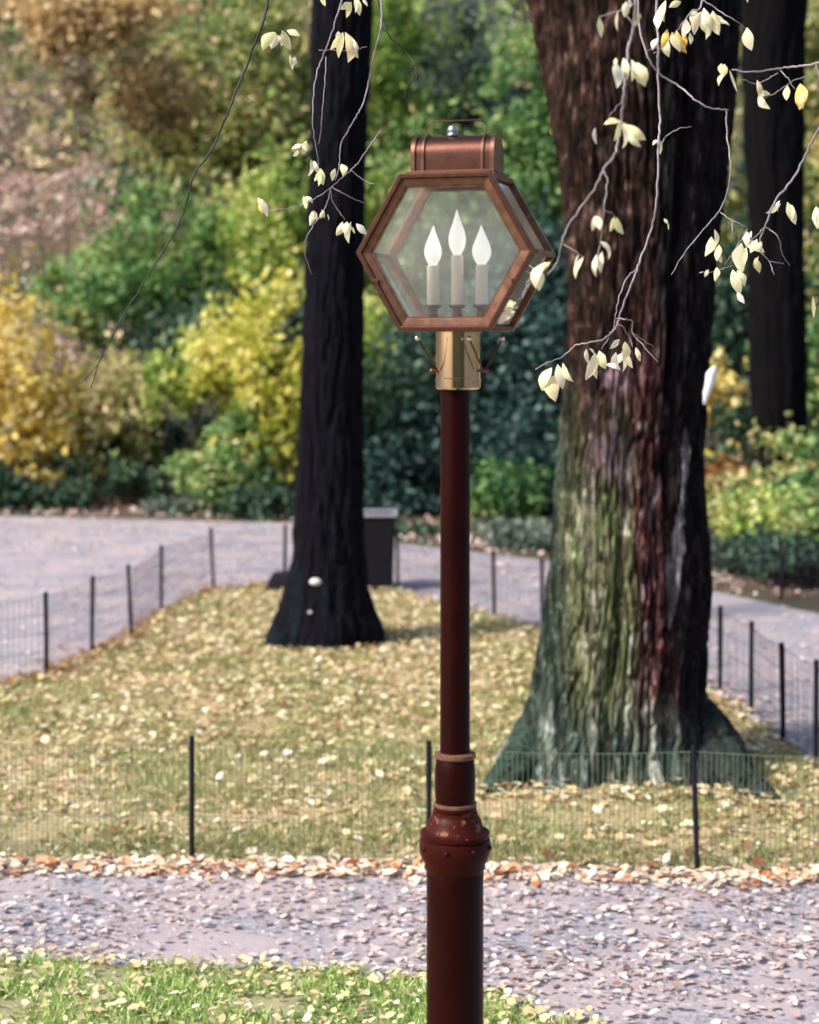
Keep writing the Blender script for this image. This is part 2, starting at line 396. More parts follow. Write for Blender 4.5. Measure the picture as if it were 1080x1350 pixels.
fallen('fallen_leaves', x, y, .035,.07, M['leaf_rust'], 'rusty leaves caught under the left curve of the fence', .4, .03, .5,.3)
x,y = along(lawn_back[7:], 900, .12, None)
fallen('fallen_leaves', x, y, .035,.07, M['fallen_path'], 'pink brown leaves caught under the back and right fence', .4, .03, .4,.3)
x,y = along([G(628,1046),G(700,1052),G(780,1056),G(860,1056),G(930,1054),G(985,1062),G(1045,1078)], 420, .05, None)
fallen('fallen_leaves', x, y, .02,.07, M['fallen'], 'yellow leaves piled against the foot of the mossy trunk', .4, .05, .55,.3)
x,y = along(near_edge[1:8], 700, .06, None)
fallen('fallen_leaves', x, y, .025,.055, M['fallen'], 'pale leaves along the edge of the green grass', .4, .02, .65,.2)
x,y = scatter(VERGE, 700, (-3,1.6), (5.2,7.3)); fallen('fallen_leaves', x, y, .012,.05, M['fallen'], 'cream leaves lying in the bright green grass', .5, .05, .65,.2)
# litter on the hillside
n = 110000; x = rng.uniform(-15,13,n); y = rng.uniform(17,60,n); k = (y > edge(x)+.2) & (np.abs(x) < .235*y+2) & (rng.random(n) < np.where(x < -.16*y, .95, np.where(y < edge(x)+1.6, .8, .10))); x,y = x[k],y[k]
P = np.stack([x,y,hz(x,y)+.03],1)
o = leaves('hillside_leaves', P, rot_flat(len(x),.6), rng.uniform(.7,1.3,len(x))*(.018+.0024*y), np.clip(rng.normal(.62,.25,len(x)),0,1), M['bank_leaf'])
tag(o, 'pinkish brown leaf litter on the rising bank behind the shrubs', 'leaf litter', kind='stuff')

# ------------------------------------------------------------------ trunks
def trunk(name, L, R, D, mat, parent, nth, nz, depth=1.0, amp=.03, freq=34, flare=None, colf=None, notch=None, ztop=None, seed=1, zs=2.0):
    """L,R: lists of (px,py) outlines left and right at distance D."""
    zL = np.array([H+(HZ-p[1])*D/F for p in L])[::-1]; xL = np.array([(p[0]-540)*D/F for p in L])[::-1]
    zR = np.array([H+(HZ-p[1])*D/F for p in R])[::-1]; xR = np.array([(p[0]-540)*D/F for p in R])[::-1]
    zmax = ztop or zL[-1]
    z = np.concatenate([np.linspace(-.06,1.0,int(nz*.3),endpoint=False), np.linspace(1.0,zmax,nz-int(nz*.3))])
    def ext(zz, za, xa):
        v = np.interp(zz, za, xa); s = (xa[-1]-xa[-4])/(za[-1]-za[-4]); return np.where(zz>za[-1], xa[-1]+s*(zz-za[-1])*.5, v)
    l = ext(z,zL,xL); r = ext(z,zR,xR); cx = (l+r)/2; rx = (r-l)/2
    x0 = parent.location.x; y0 = parent.location.y
    th = np.linspace(0,2*np.pi,nth,endpoint=False); TH, Z = np.meshgrid(th, z)
    RX = rx[:,None]; CX = cx[:,None]
    body = np.interp(z, [0,1.2], [rx[np.searchsorted(z,1.2)]*1.0, rx[np.searchsorted(z,1.2)]])
    ry = np.where(z < 1.2, rx[np.searchsorted(z,1.2)]+(rx-rx[np.searchsorted(z,1.2)])*.75, rx)*depth
    cz = np.cos(TH); sz = np.sin(TH)
    f = np.ones_like(TH)
    if flare:                                        # buttress lobes near the ground
        w = np.exp(-np.clip(Z,0,None)/flare[1])
        f += w*flare[0]*(np.cos(TH*flare[2]+flare[3])-.6+.6*np.cos(TH*3+1.0))*np.clip(np.abs(sz),.0,1)
    ph = TH/(2*np.pi)*freq
    warp = (vnoise(TH/(2*np.pi)*8, Z*1.1, seed+9, 8)-.5)*1.2
    a = vnoise(ph+warp, Z*zs, seed, freq); b = vnoise(ph*2+warp*2, Z*zs*2.6, seed+1, freq*2); c = vnoise(ph*4, Z*zs*5, seed+2, freq*4)
    rid = 1.15-.75*np.exp(-((a-.5)/.10)**2)-.45*np.exp(-((b-.5)/.11)**2)+(c-.5)*.5
    big = vnoise(TH/(2*np.pi)*7, Z*.8, seed+5, 7)-.5
    d = amp*(rid-.75)+amp*.9*big
    if notch is not None: d = d+notch(cz, sz, Z)
    X = CX+(RX*f+d)*cz; Y = D+(ry[:,None]*f+d)*sz
    V = np.stack([X-x0, Y-y0, Z],-1)
    i = np.arange(len(z)*nth).reshape(len(z),nth); j = np.roll(i,-1,1)
    q = np.stack([i[:-1],j[:-1],j[1:],i[1:]],-1).reshape(-1,4)
    col = colf(X, Z, cz, sz, a, b, c)
    return build_np(name, V.reshape(-1,3), q, mat, parent, smooth=True, col=col.reshape(-1,3)), (cx,rx,z)
def lerp(a, b, t): return a*(1-t[...,None])+b*t[...,None]
def sstep(a, b, x): t = np.clip((x-a)/(b-a),0,1); return t*t*(3-2*t)
C = lambda *v: np.array(v, float)

def limbs(root, base, zt, r0, n, reach, mat, seed, leafmat_, nleaf, crown_r):
    """overhead limbs and a thin autumn crown above the picture"""
    rr = random.Random(seed); cl = []
    for i in range(n):
        a = 2*math.pi*i/n+rr.uniform(-.4,.4); L_ = reach*rr.uniform(.7,1.1)
        p0 = Vector((base[0], base[1], zt-rr.uniform(.0,1.2)))
        pts = [p0]
        for k in range(1,6):
            t = k/5; pts.append(p0+Vector((math.cos(a)*L_*t+rr.uniform(-.2,.2), math.sin(a)*L_*t+rr.uniform(-.2,.2), L_*.75*t+rr.uniform(-.1,.2))))
        m = MB(); P = catmull(pts,4); m.tube(P, [r0*(1-.85*k/(len(P)-1)) for k in range(len(P))], 9)
        for q in (8,11,14,17):
            s = P[q]; e = s+Vector((rr.uniform(-1,1),rr.uniform(-1,1),rr.uniform(.2,1)))
            m.tube([s,(s+e)/2+Vector((0,0,.1)),e],[r0*.3,r0*.2,r0*.07],6); cl.append(e)
        cl += [P[-1],P[14]]
        m.build('limb', mat, root, True)
    c = np.array([tuple(v) for v in cl]); n = nleaf
    P = c[rng.integers(0,len(c),n)]+rng.normal(0,crown_r,(n,3))
    leaves('crown', P, rot_random(n), rng.uniform(.06,.11,n), rng.random(n), leafmat_, root)

# --- big mossy oak
DO = 10.25
oak = empty('mossy_tree', ((836-540)*DO/F, DO, 0)); tag(oak, 'broad mossy tree with ridged bark and a flared green base right of the lamp post', 'tree')
LO = [(678,-80),(697,0),(716,100),(735,200),(746,300),(750,400),(745,500),(738,600),(731,700),(722,800),(708,880),(690,950),(655,1000),(628,1040)]
RO = [(985,-80),(972,0),(966,100),(955,220),(943,320),(935,430),(929,520),(922,600),(925,680),(933,770),(927,850),(926,925),(940,975),(975,1015),(1000,1040)]
def oak_notch(cz, sz, Z):
    px = cz; c0 = .42+.05*np.sin(Z*1.7)
    n = -.10*np.exp(-((px-c0)/.07)**2)*(sz<0)
    n2 = -.05*np.exp(-((px+.12+.08*np.sin(Z*1.1+1))/.06)**2)*(sz<0)
    return n+n2*np.exp(-Z*.6)
def oak_col(X, Z, cz, sz, a, b, c):
    px = 540+X*F/DO; py = HZ-(Z-H)*F/DO
    s = vnoise(px/9, py/60, 40); s2 = vnoise(px/22, py/90, 41); s3 = vnoise(px/5, py/18, 42)
    col = np.zeros(X.shape+(3,))+C(.036,.019,.015)
    col = lerp(col, np.zeros_like(col)+C(.13,.078,.065), sstep(.55,.85,s3)*.7)                     # lighter plates
    red = sstep(812,832,px+s*14)*(1-sstep(872,890,px+s*14))*sstep(330,520,py)
    col = lerp(col, np.zeros_like(col)+C(.085,.033,.034), red)
    col = lerp(col, np.zeros_like(col)+C(.44,.34,.36), red*sstep(.70,.88,s3)*.7)
    low = sstep(470,720,py+s2*120)
    gry = (1-sstep(740,765,px+s*10))*low
    col = lerp(col, np.zeros_like(col)+C(.055,.075,.058), gry)
    ms = sstep(738,765,px+s*10)*(1-sstep(806,830,px-s*10))*sstep(560,760,py+s2*140)
    col = lerp(col, np.zeros_like(col)+C(.125,.150,.070), ms)
    col = lerp(col, np.zeros_like(col)+C(.29,.30,.18), ms*sstep(.55,.8,s)*.8)
    st = np.exp(-((px-772-6*np.sin(py/60))/7)**2)*sstep(600,650,py)*(1-sstep(960,1010,py))
    col = lerp(col, np.zeros_like(col)+C(.42,.42,.30), st*(.35+.65*sstep(.3,.6,s3)))
    purp = sstep(748,770,px)*(1-sstep(815,830,px))*sstep(440,520,py)*(1-sstep(620,720,py))
    col = lerp(col, np.zeros_like(col)+C(.25,.17,.21), purp*sstep(.5,.75,s)*.7)
    bas = sstep(905,990,py+s*40)
    bc = lerp(np.zeros_like(col)+C(.085,.12,.105), np.zeros_like(col)+C(.36,.40,.33), sstep(.45,.7,s)*(.35+.65*sstep(735,770,px)*(1-sstep(850,880,px))))
    col = lerp(col, bc, bas)
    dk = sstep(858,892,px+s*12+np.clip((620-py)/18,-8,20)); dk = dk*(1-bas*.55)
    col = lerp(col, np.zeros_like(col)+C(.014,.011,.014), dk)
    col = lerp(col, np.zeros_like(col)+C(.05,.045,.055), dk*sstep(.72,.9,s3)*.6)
    sx = np.interp(py, [560,600,650,700,760,815],[893,895,890,882,876,872]); sw = np.interp(py,[555,590,640,680,720,780,820],[0,7,2,4,9,7,0])+1e-3
    sc = (np.abs(px-sx) < sw*(.6+.8*s2))*(sz<0)*(py>560)*(py<818)
    col = lerp(col, np.zeros_like(col)+C(.50,.46,.50), sc.astype(float)*(.5+.5*sstep(.2,.5,s3)))
    fk = vnoise(px/3.4+.4*np.sin(py/23), py/34, 46); fk2 = vnoise(px/4.5, py/11, 47)
    col = col*(.45+1.1*sstep(.25,.75,fk))[...,None]
    col = lerp(col, np.clip(col*2.6+.02,0,.6), sstep(.74,.92,fk2)*(1-dk*.6))
    return col
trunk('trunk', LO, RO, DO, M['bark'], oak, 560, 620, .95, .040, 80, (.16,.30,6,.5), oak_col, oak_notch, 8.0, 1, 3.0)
def root_bit(pts, rads, parent, colr):
    m = MB(); P = catmull([Vector(p)-parent.location for p in pts], 18)
    rr = np.interp(np.linspace(0,1,len(P)), np.linspace(0,1,len(rads)), rads)
    P = [p+Vector((0,0,random.uniform(-.008,.008))) for p in P]; m.tube(P, rr, 40)
    for i in range(len(P)*40):
        k_, a_ = divmod(i, 40); c_ = P[k_]; nn = float(vnoise(a_/40*20, k_*.10, 91, 20)*.6+vnoise(a_/40*40+.3, k_*.3, 92, 40)*.4)
        v_ = Vector(m.v[i]); m.v[i] = tuple(c_+(v_-c_)*(.72+.55*nn))
    o = m.build('root', M['bark'], parent, True)
    a = o.data.attributes.new('bark','FLOAT_COLOR','POINT'); a.data.foreach_set('color', np.tile(np.array([*colr,1],np.float32), len(o.data.vertices)))
def gp(px,py,z): x,y = G(px,py); return (x,y,z)
root_bit([gp(905,1010,.26),gp(945,1022,.15),gp(975,1045,.07),gp(1010,1058,.03),gp(1040,1070,-.02)], [.17,.14,.09,.05,.02], oak, (.05,.065,.06))
root_bit([gp(730,1000,.24),gp(700,1022,.12),gp(665,1040,.05),gp(632,1048,-.01)], [.16,.13,.08,.03], oak, (.07,.11,.085))
root_bit([gp(925,1005,.22),gp(935,1030,.09),gp(925,1052,-.01)], [.13,.09,.03], oak, (.05,.06,.06))
# burl on the right of the base and hanging strip of peeled bark
m = MB(); m.lathe([(0,-.06),(.04,-.045),(.06,0),(.045,.045),(0,.06)], 16, W(935,975,10.0)-oak.location); m.lathe([(0,-.04),(.03,-.03),(.04,0),(.03,.03),(0,.04)], 14, W(941,990,9.95)-oak.location)
o = m.build('burl', M['bark'], oak, True); a = o.data.attributes.new('bark','FLOAT_COLOR','POINT'); a.data.foreach_set('color', np.tile(np.array([.02,.02,.03,1],np.float32), len(o.data.vertices)))
pts = [(942,483),(938,492),(936,505),(932,518),(929,533)]; wd = [3,9,8,6,2]; v=[];f=[]
for i,(p,w_) in enumerate(zip(pts,wd)):
    for s,dz in ((-1,0),(0,-.012),(1,0)): v.append(W(p[0]+s*w_*.75,p[1],9.75+dz)-oak.location)
for i in range(4):
    for k in range(2): f.append((i*3+k,i*3+k+1,i*3+k+4,i*3+k+3))
m = MB(); m.add(v,f); o = m.build('peeled_bark', M['white_knot'], oak, True); o['label']='white strip of peeled bark on the right edge'
sd = o.modifiers.new('s','SOLIDIFY'); sd.thickness=.004
limbs(oak, (0,0), 7.6, .2, 6, 4.5, M['stem'], 3, M['leaf_yellow'], 7000, .55)

# --- slim black tree on the left
DL = 14.4
lt = empty('dark_tree', ((436-540)*DL/F, DL, 0)); tag(lt, 'slim black straight tree left of the lantern, flared at the foot', 'tree')
LL = [(417,-80),(415,0),(411,150),(405,300),(401,450),(396,560),(391,650),(386,740),(372,790),(358,825),(346,850)]
RL = [(492,-80),(490,0),(486,100),(481,250),(479,450),(477,600),(480,700),(484,775),(494,805),(504,830)]
def lt_col(X, Z, cz, sz, a, b, c):
    col = np.zeros(X.shape+(3,))+C(.006,.006,.012); s = vnoise(X*9, Z*2, 60)
    col = lerp(col, np.zeros_like(col)+C(.008,.016,.021), sstep(.4,.8,s)*sstep(2.0,.2,Z)); return col
trunk('trunk', LL, RL, DL, M['bark'], lt, 200, 260, 1.0, .03, 26, (.14,.26,5,.8), lt_col, None, 9.0, 5, 2.0)
def knot(px,py,r):
    m = MB(); m.lathe([(0,-.02),(r*.8,-.012),(r,0),(r*.8,.012),(0,.02)], 14)
    for i,v in enumerate(m.v): m.v[i] = (v[0], v[2], v[1]*.6)
    c = W(px,py,13.9)-lt.location; m.v = [(v[0]+c.x,v[1]+c.y,v[2]+c.z) for v in m.v]
    o = m.build('bracket_fungus', M['white_knot'], lt, True)
knot(416,767,.045); knot(409,807,.016)
limbs(lt, (0,0), 8.8, .14, 5, 3.5, M['stem'], 5, M['leaf_olive'], 5000, .5)
# --- black tree in the right background
DR = 22.5
rt = empty('dark_tree', ((1022-540)*DR/F, DR, float(hz((1022-540)*DR/F, DR))-.1)); tag(rt, 'thick black trunk behind the shrubs at the right edge of the photo', 'tree')
LR = [(972,-80),(977,0),(980,60),(984,200),(987,350),(991,560),(990,640),(980,700)]
RR = [(1066,-80),(1062,0),(1058,60),(1057,200),(1058,350),(1062,560),(1064,640),(1075,700)]
def rt_col(X, Z, cz, sz, a, b, c): return np.zeros(X.shape+(3,))+C(.004,.0035,.005)
t_,_ = trunk('trunk', LR, RR, DR, M['bark'], rt, 90, 120, 1.0, .05, 20, None, rt_col, None, 12.5, 8, 1.2)
t_.location.z = -rt.location.z
limbs(rt, (0,0), 9.5, .2, 5, 3.5, M['stem'], 9, M['leaf_olive'], 4000, .6)

# ------------------------------------------------------------------ background plants
def plant(name, cat, label, cx, cy, hw, hh, D, pal, n, ls=.10, nst=5, clumps=16, spread=.30, stemr=.03):
    x = (cx-540)*D/F; zc = H+(HZ-cy)*D/F; rx = hw*D/F; rz = hh*D/F; ry = min(rx,rz)*.8+.2
    g0 = float(hz(x, D)); root = empty(name, (x, D, g0)); tag(root, label, cat)
    rr = random.Random(int(cx*7+cy*13+D))
    cc = []
    while len(cc) < clumps:
        p = Vector((rr.uniform(-1,1),rr.uniform(-1,1),rr.uniform(-1,1)))
        if .25 < p.length < 1.0: k_ = rr.choice((.8,.95,1.25)); cc.append((p.x*rx*k_, p.y*ry*.9, zc-g0+p.z*rz*k_))
    c = np.array(cc); w = rng.uniform(.4,1.6,clumps); w /= w.sum(); sz = rng.uniform(.6,1.3,clumps)*spread
    n = int(n*1.15); sz = sz*rng.uniform(.8,1.35,clumps); ci = rng.choice(clumps, n, p=w)
    P = c[ci]+rng.normal(0,1,(n,3))*np.array([rx,ry,rz])*sz[ci][:,None]
    k = rng.random(n) < .18; u = rng.normal(size=(n,3)); u /= np.linalg.norm(u,axis=1)[:,None]
    U = u*rng.random((n,1))**.4*np.array([rx,ry,rz])+np.array([0,0,zc-g0]); P[k] = U[k]
    u_ = (P[:,0]+x)*1.5+P[:,1]*.7+31; v_ = P[:,2]*1.9+P[:,1]*.6+17
    gap = .6*vnoise(u_, v_, 81)+.4*vnoise(u_*2.3, v_*2.3, 82)
    k = (P[:,2] > .02) & (gap > .40); P = P[k]; gap = gap[k]; ci = ci[k]; m_ = len(P)
    t = np.clip(rng.normal(.48,.24,m_)+(rng.random(clumps)-.5)[ci]*.5+(vnoise(P[:,0]*1.1+cx, P[:,2]*1.3+7, 83)-.5)*.6, 0, 1)
    ls = ls*1.3
    m = MB()
    for i in range(nst):
        e = Vector(cc[i % len(cc)]); b = Vector((rr.uniform(-.2,.2)*min(rx,1), rr.uniform(-.2,.2), -.1))
        md = Vector((b.x*.5+e.x*.35+rr.uniform(-.1,.1), b.y*.5+e.y*.35, e.z*.5))
        P_ = catmull([b,md,e],5); m.tube(P_, [stemr*(1-.8*q/(len(P_)-1)) for q in range(len(P_))], 6)
    m.build('trunk' if cat=='tree' else 'stem', M['stem'], root, True)
    leaves('crown' if cat=='tree' else 'foliage', P, rot_random(m_), rng.uniform(.6,1.25,m_)*ls, t, M['leaf_'+pal], root)
    return root
T='tree'; S='shrub'
plant('golden_shrub',S,'golden yellow shrub at the left edge above the far path',28,520,72,105,26.5,'gold',7000,.11)
plant('yellow_shrub',S,'bright yellow shrub just left of the slim black tree',345,520,62,105,25.8,'yellow',7500,.11)
plant('yellow_shrub',S,'yellow green shrub left of the bright yellow one',262,500,50,75,26.4,'yellowgreen',4200,.11)
plant('green_shrub',S,'loose green shrub with upright dark stems beside the golden shrub',150,550,70,85,27.2,'olive',4200,.10,9)
plant('green_shrub',S,'rounded mid green shrub low under the yellow ones',285,618,66,48,25.2,'green',4500,.09)
plant('dark_shrub',S,'low dark green shrub at the far path edge, left end',30,648,80,28,26,'dark',3600,.09)
plant('dark_shrub',S,'low dark shrub under the upright green stems',150,650,80,34,25.9,'dark',3600,.09)
plant('dark_shrub',S,'low dark shrub beside the foot of the slim black tree',360,668,60,24,24.6,'dark',2600,.08)
plant('grey_shrub',S,'low grey green ground plant between dark shrubs on the left',225,668,55,14,25.2,'grey',1600,.08,3)
plant('green_tree',T,'wide mid green tree over the yellow shrubs',240,345,125,75,31,'green',9000,.13)
plant('green_tree',T,'small green tree left of the wide one on the bank',120,375,65,50,32.5,'green',4500,.13)
plant('green_tree',T,'green tree top just left of the slim black trunk',360,330,60,110,30,'yellowgreen',5000,.12)
plant('olive_tree',T,'olive yellow tree high on the left behind the long thin twig',250,140,75,105,35,'olive',7000,.14)
plant('olive_tree',T,'olive green tree top near the slim black trunk, upper left',355,110,75,130,34,'olive',7500,.13)
plant('deep_green_tree',T,'deep green tree between the olive ones',300,60,70,80,37,'green',4500,.14)
plant('brown_leaved_tree',T,'brown leaved tree with dark twigs in the upper left corner',90,30,120,45,31,'brown',4200,.12,2,14,.3,.022)
plant('brown_leaved_tree',T,'sparse brown tree with dark limbs above the pink bank',190,120,70,50,32,'brown',2600,.12,3,12,.3,.035)
plant('green_tree',T,'soft green tree above the lantern on its left',520,110,60,140,36,'yellowgreen',6000,.13)
plant('green_tree',T,'soft green tree directly above the lantern',610,110,75,90,38,'grey',5200,.14)
plant('green_tree',T,'green tree seen through the lantern glass',590,290,90,110,32,'green',7500,.13)
plant('green_tree',T,'pale olive tree behind the left edge of the lantern',510,330,45,90,31,'yellowgreen',3200,.12)
plant('deep_green_tree',T,'tall deep green tree between lantern and mossy trunk',700,200,65,190,31,'green',9000,.12)
plant('deep_green_tree',T,'dark bluish evergreen behind the lamp post',655,500,100,120,27,'teal',13000,.10,7,26)
plant('dark_shrub',S,'dark evergreen shrub at the foot of the bluish evergreen',690,610,75,55,25,'teal',6000,.09)
plant('green_shrub',S,'blue green shrub between slim black tree and lamp post',525,590,55,110,26.5,'dark',6500,.10)
plant('yellow_shrub',S,'small yellow green shrub above the litter bin',500,470,35,60,28,'yellowgreen',2600,.10)
plant('green_shrub',S,'small light green shrub right of the lamp post by the path',650,640,45,35,23,'green',2200,.08)
plant('grey_shrub',S,'low grey green plant left of the mossy trunk by the path',700,712,55,17,21,'grey',2000,.07,3)
plant('grey_shrub',S,'low dark plant behind the lamp post at the path edge',570,695,55,17,22.8,'dark',2000,.08,3)
plant('yellow_shrub',S,'yellow shrub in the gap right of the mossy trunk',950,560,48,60,24,'gold',4000,.10)
plant('brown_leaved_shrub',S,'rusty brown shrub in the gap right of the mossy trunk',955,645,45,45,22.5,'rust',2400,.09)
plant('yellow_shrub',S,'yellow green shrub hiding the foot of the right black trunk',1060,640,60,50,20.5,'green',4200,.09)
plant('green_shrub',S,'leafy green shrub at the right edge above the path',1070,690,75,50,19,'green',4500,.08)
plant('dark_shrub',S,'dark green shrub touching the far path at the right edge',1060,760,75,34,17.8,'dark',4500,.07)
plant('grey_shrub',S,'grey green low shrub behind the right fence',965,735,50,28,19.5,'grey',2600,.08)
plant('olive_tree',T,'dim yellow tree seen in the slit between two dark trunks',960,240,45,110,30,'olive',4000,.12)
plant('deep_green_tree',T,'dark green tree low in the slit between two dark trunks',965,430,45,80,28,'dark',4000,.11)
plant('olive_tree',T,'olive tree at the right edge beyond the black trunk',1090,180,60,200,29,'olive',7000,.12)
plant('green_tree',T,'green tree at the right edge halfway up',1090,470,50,110,26,'green',5000,.11)
plant('dark_shrub',S,'dark thicket under the slit between the two right trunks',985,600,70,60,23.5,'dark',6000,.10)
plant('deep_green_tree',T,'dark tree in front of the foot of the right black trunk',1015,625,60,45,21.5,'olive',3800,.09,5,14)
plant('yellow_shrub',S,'small bright shrub at the lower right between green ones',1000,690,42,34,19.2,'yellowgreen',2200,.08)
plant('dark_shrub',S,'broad dark thicket low along the path on the right',1010,745,90,34,18.6,'dark',5200,.08)
plant('dark_shrub',S,'very dark thicket behind the low grey green plants beside the trunk',640,640,130,70,25.5,'teal',11000,.10,6,26)
plant('deep_green_tree',T,'dark blue green tree just left of the mossy trunk at lantern height',715,400,60,110,28.5,'teal',8000,.11)
plant('deep_green_tree',T,'dark tree filling the gap under the lantern left of the lamp post',540,500,60,90,29,'green',7000,.11)
plant('deep_green_tree',T,'dark wooded clump behind the yellow shrubs',330,440,110,60,29.5,'dark',6000,.12)
plant('deep_green_tree',T,'dark crown behind the olive trees in the upper middle left',290,190,130,100,39,'dark',7000,.15)
plant('deep_green_tree',T,'dark crown behind the soft green trees above the lantern',600,180,150,160,40,'dark',9000,.16)
plant('deep_green_tree',T,'dark crown beyond the right edge trees',1040,300,90,260,34,'dark',9000,.14)
plant('dark_shrub',S,'dark thicket behind the upright green stems on the left',150,590,110,70,28.5,'dark',7000,.11)
# far wood
n = 60000; x = rng.uniform(-17,17,n); y = rng.uniform(42,64,n); zz = hz(x,y)+rng.random(n)**1.3*5.5
kk = vnoise(x*.5+40,y*.5+zz*.5,71)+.5*vnoise(x*1.4,zz*1.4,72); k = (kk > .62) & (np.abs(x) < .235*y+2); x,y,zz = x[k],y[k],zz[k]
o = leaves('far_woodland', np.stack([x,y,zz],1), rot_random(len(x)), rng.uniform(.14,.26,len(x)), np.clip(vnoise(x*.7,zz*.7,75)+rng.normal(0,.2,len(x)),0,1), M['leaf_olive'])
tag(o, 'mass of soft olive woodland leaves high on the bank', 'woodland', kind='stuff')

n = 26000; x = rng.uniform(-16,16,n); z_ = rng.uniform(0,11,n); y = -13-rng.random(n)*6-.03*x*x  # unseen leaf wall, added to block horizon sky and darken camera-facing surfaces
o = leaves('woodland', np.stack([x,y,z_],1), rot_random(n), rng.uniform(.25,.45,n), rng.random(n), M['leaf_dark']); tag(o, 'unseen wall of leaves added behind the viewer to darken reflections', 'woodland', kind='stuff')
# ------------------------------------------------------------------ fences
def fence(name, label, pts, hgt, mat_w, step, rw, inset=.0, nh=5, srad=.013, lean=None):
    root = empty(name, (pts[0][0], pts[0][1], 0)); tag(root, label, 'fence', 'wire fences around the lawn')
    o0 = root.location
    for i,(x,y) in enumerate(pts):
        dx = (lean or {}).get(i, random.uniform(-.012,.012)); m = MB()
        m.tube([(x-o0.x,y-o0.y,-.05),(x-o0.x+dx,y-o0.y,hgt)], [srad,srad], 8)
        m.box((x-o0.x+dx*.93,y-o0.y-srad,hgt-.05),(srad*1.5,srad*1.6,.018)); m.box((x-o0.x+dx*.3,y-o0.y-srad,hgt*.35),(srad*1.5,srad*1.6,.018))
        m.build('stake', M['stake'], root)
    m = MB()
    for i in range(len(pts)-1):
        a = Vector((*pts[i],0))-o0; b = Vector((*pts[i+1],0))-o0; L_ = (b-a).length; k = max(1,int(L_/step))
        sag = random.uniform(.01,.03)
        for j in range(k):
            t = (j+.5)/k; p = a.lerp(b,t); top = hgt-.025-sag*math.sin(math.pi*t)
            q = Vector((random.uniform(-.006,.006),0,0))
            m.tube([p+Vector((0,0,.02)), p+q+Vector((0,0,top*.5)), p+Vector((random.uniform(-.003,.003),0,top))], [rw]*3, 3, False)
        for h_ in range(nh):
            z = .04+(hgt-.07)*h_/(nh-1)
            P = [a.lerp(b,t/6)+Vector((0,0,z-sag*math.sin(math.pi*t/6)*(z/hgt))) for t in range(7)]
            m.tube(P, [rw*1.15]*7, 3, False)
    m.build('wire_mesh', mat_w, root)
    return root
fence('wire_fence', 'pale fine wire fence with thin black stakes along the near path', [(-3.3,8.5),(-2.15,8.45),G(253,1135),G(566,1143),G(920,1150),(2.45,8.12)], .575, M['wire'], .024, .0017, nh=4, lean={4:-.02,2:.0}, srad=.012)
fp = [(-5.0,11.4),(-3.6,12.1)]+[G(*p) for p in ((62,890),(121,862),(174,842),(213,808),(282,778),(375,772),(450,774),(525,780),(652,815),(716,832),(800,857),(880,887),(949,915),(990,942),(1033,980),(1076,1010))]+[(2.5,9.2)]
fence('wire_fence', 'wire fence on black stakes curving behind the lawn along the far path', fp, .60, M['wire_far'], .05, .0019, nh=5, lean={5:.0,6:-.03,4:-.03}, srad=.016)
fence('wire_fence', 'wire fence on the far side of the right hand path below the shrubs', [(2.3,18.9),(2.93,17.75),(3.45,16.9),(4.0,15.9)], .55, M['wire_far'], .05, .0019, srad=.017)

# ------------------------------------------------------------------ litter bin and dark block behind the slim tree
bx, by = G(492,778)
lb = empty('litter_bin', (bx, by+.1, 0)); tag(lb, 'dark square litter bin with a pale rim behind the slim black tree', 'litter bin')
m = MB()
v = [(-.25,-.22,0),(.19,-.22,0),(.19,.22,0),(-.25,.22,0),(-.27,-.25,.72),(.215,-.25,.72),(.215,.25,.72),(-.27,.25,.72)]
m.add(v, [(0,3,2,1),(4,5,6,7),(0,1,5,4),(1,2,6,5),(2,3,7,6),(3,0,4,7)]); m.build('body', M['bin'], lb, bevel=.015)
m = MB()
for c,d in (((-.03,-.255,.735),(.52,.03,.03)),((-.03,.255,.735),(.52,.03,.03)),((-.275,0,.735),(.03,.48,.03)),((.22,0,.735),(.03,.48,.03))): m.box(c,d)
m.build('rim', M['rim'], lb, bevel=.004)
m = MB(); m.box((.235,-.2,.24),(.022,.02,.44)); m.build('side_post', M['rim'], lb)
bx, by = G(372,780)
m = MB(); v = [(-.17,-.16,0),(.2,-.16,0),(.2,.16,0),(-.17,.16,0),(-.10,-.13,.17),(.2,-.14,.20),(.2,.14,.20),(-.09,.13,.18)]
m.add(v, [(0,3,2,1),(4,5,6,7),(0,1,5,4),(1,2,6,5),(2,3,7,6),(3,0,4,7)])
o = m.build('dark_boulder', M['stone'], bevel=.02); o.location = (bx,by,0); tag(o, 'low dark wedge shaped block left of the slim tree foot', 'stone block')

# ------------------------------------------------------------------ the street lamp
DP = 4.5; PXS = DP/F
def zz_(py): return H+(HZ-py)*PXS
lampx = (600-540)*PXS
lamp = empty('street_lamp', (lampx, DP, 0)); tag(lamp, 'tall maroon street lamp with a hexagonal copper lantern holding three candle bulbs', 'street lamp')
def prof(l): return [(w*.5*PXS, zz_(y)) for w,y in l]
def lathe_part(name, l, mat, n=64, raw=None):
    m = MB(); m.lathe((raw or [])+prof(l), n); return autosmooth(m.build(name, mat, lamp), 40)
lathe_part('base', [(100,1330.0)], M['paint'], raw=[(.20,-.02),(.20,.05),(.17,.07),(.155,.12),(.13,.16),(.11,.24),(.092,.34),(.086,.36)][:7]) if False else None
m = MB(); m.lathe([(.20,-.02),(.20,.05),(.175,.07),(.16,.13),(.125,.17),(.105,.25),(.088,.33),(.080,.36)], 64); autosmooth(m.build('base', M['paint'], lamp), 40)
m = MB(); m.lathe([(.0735,.355)]+prof([(76,1400),(75,1300),(75,1165),(76,1150),(74,1146)]), 64); autosmooth(m.build('lower_shaft', M['paint'], lamp), 40)
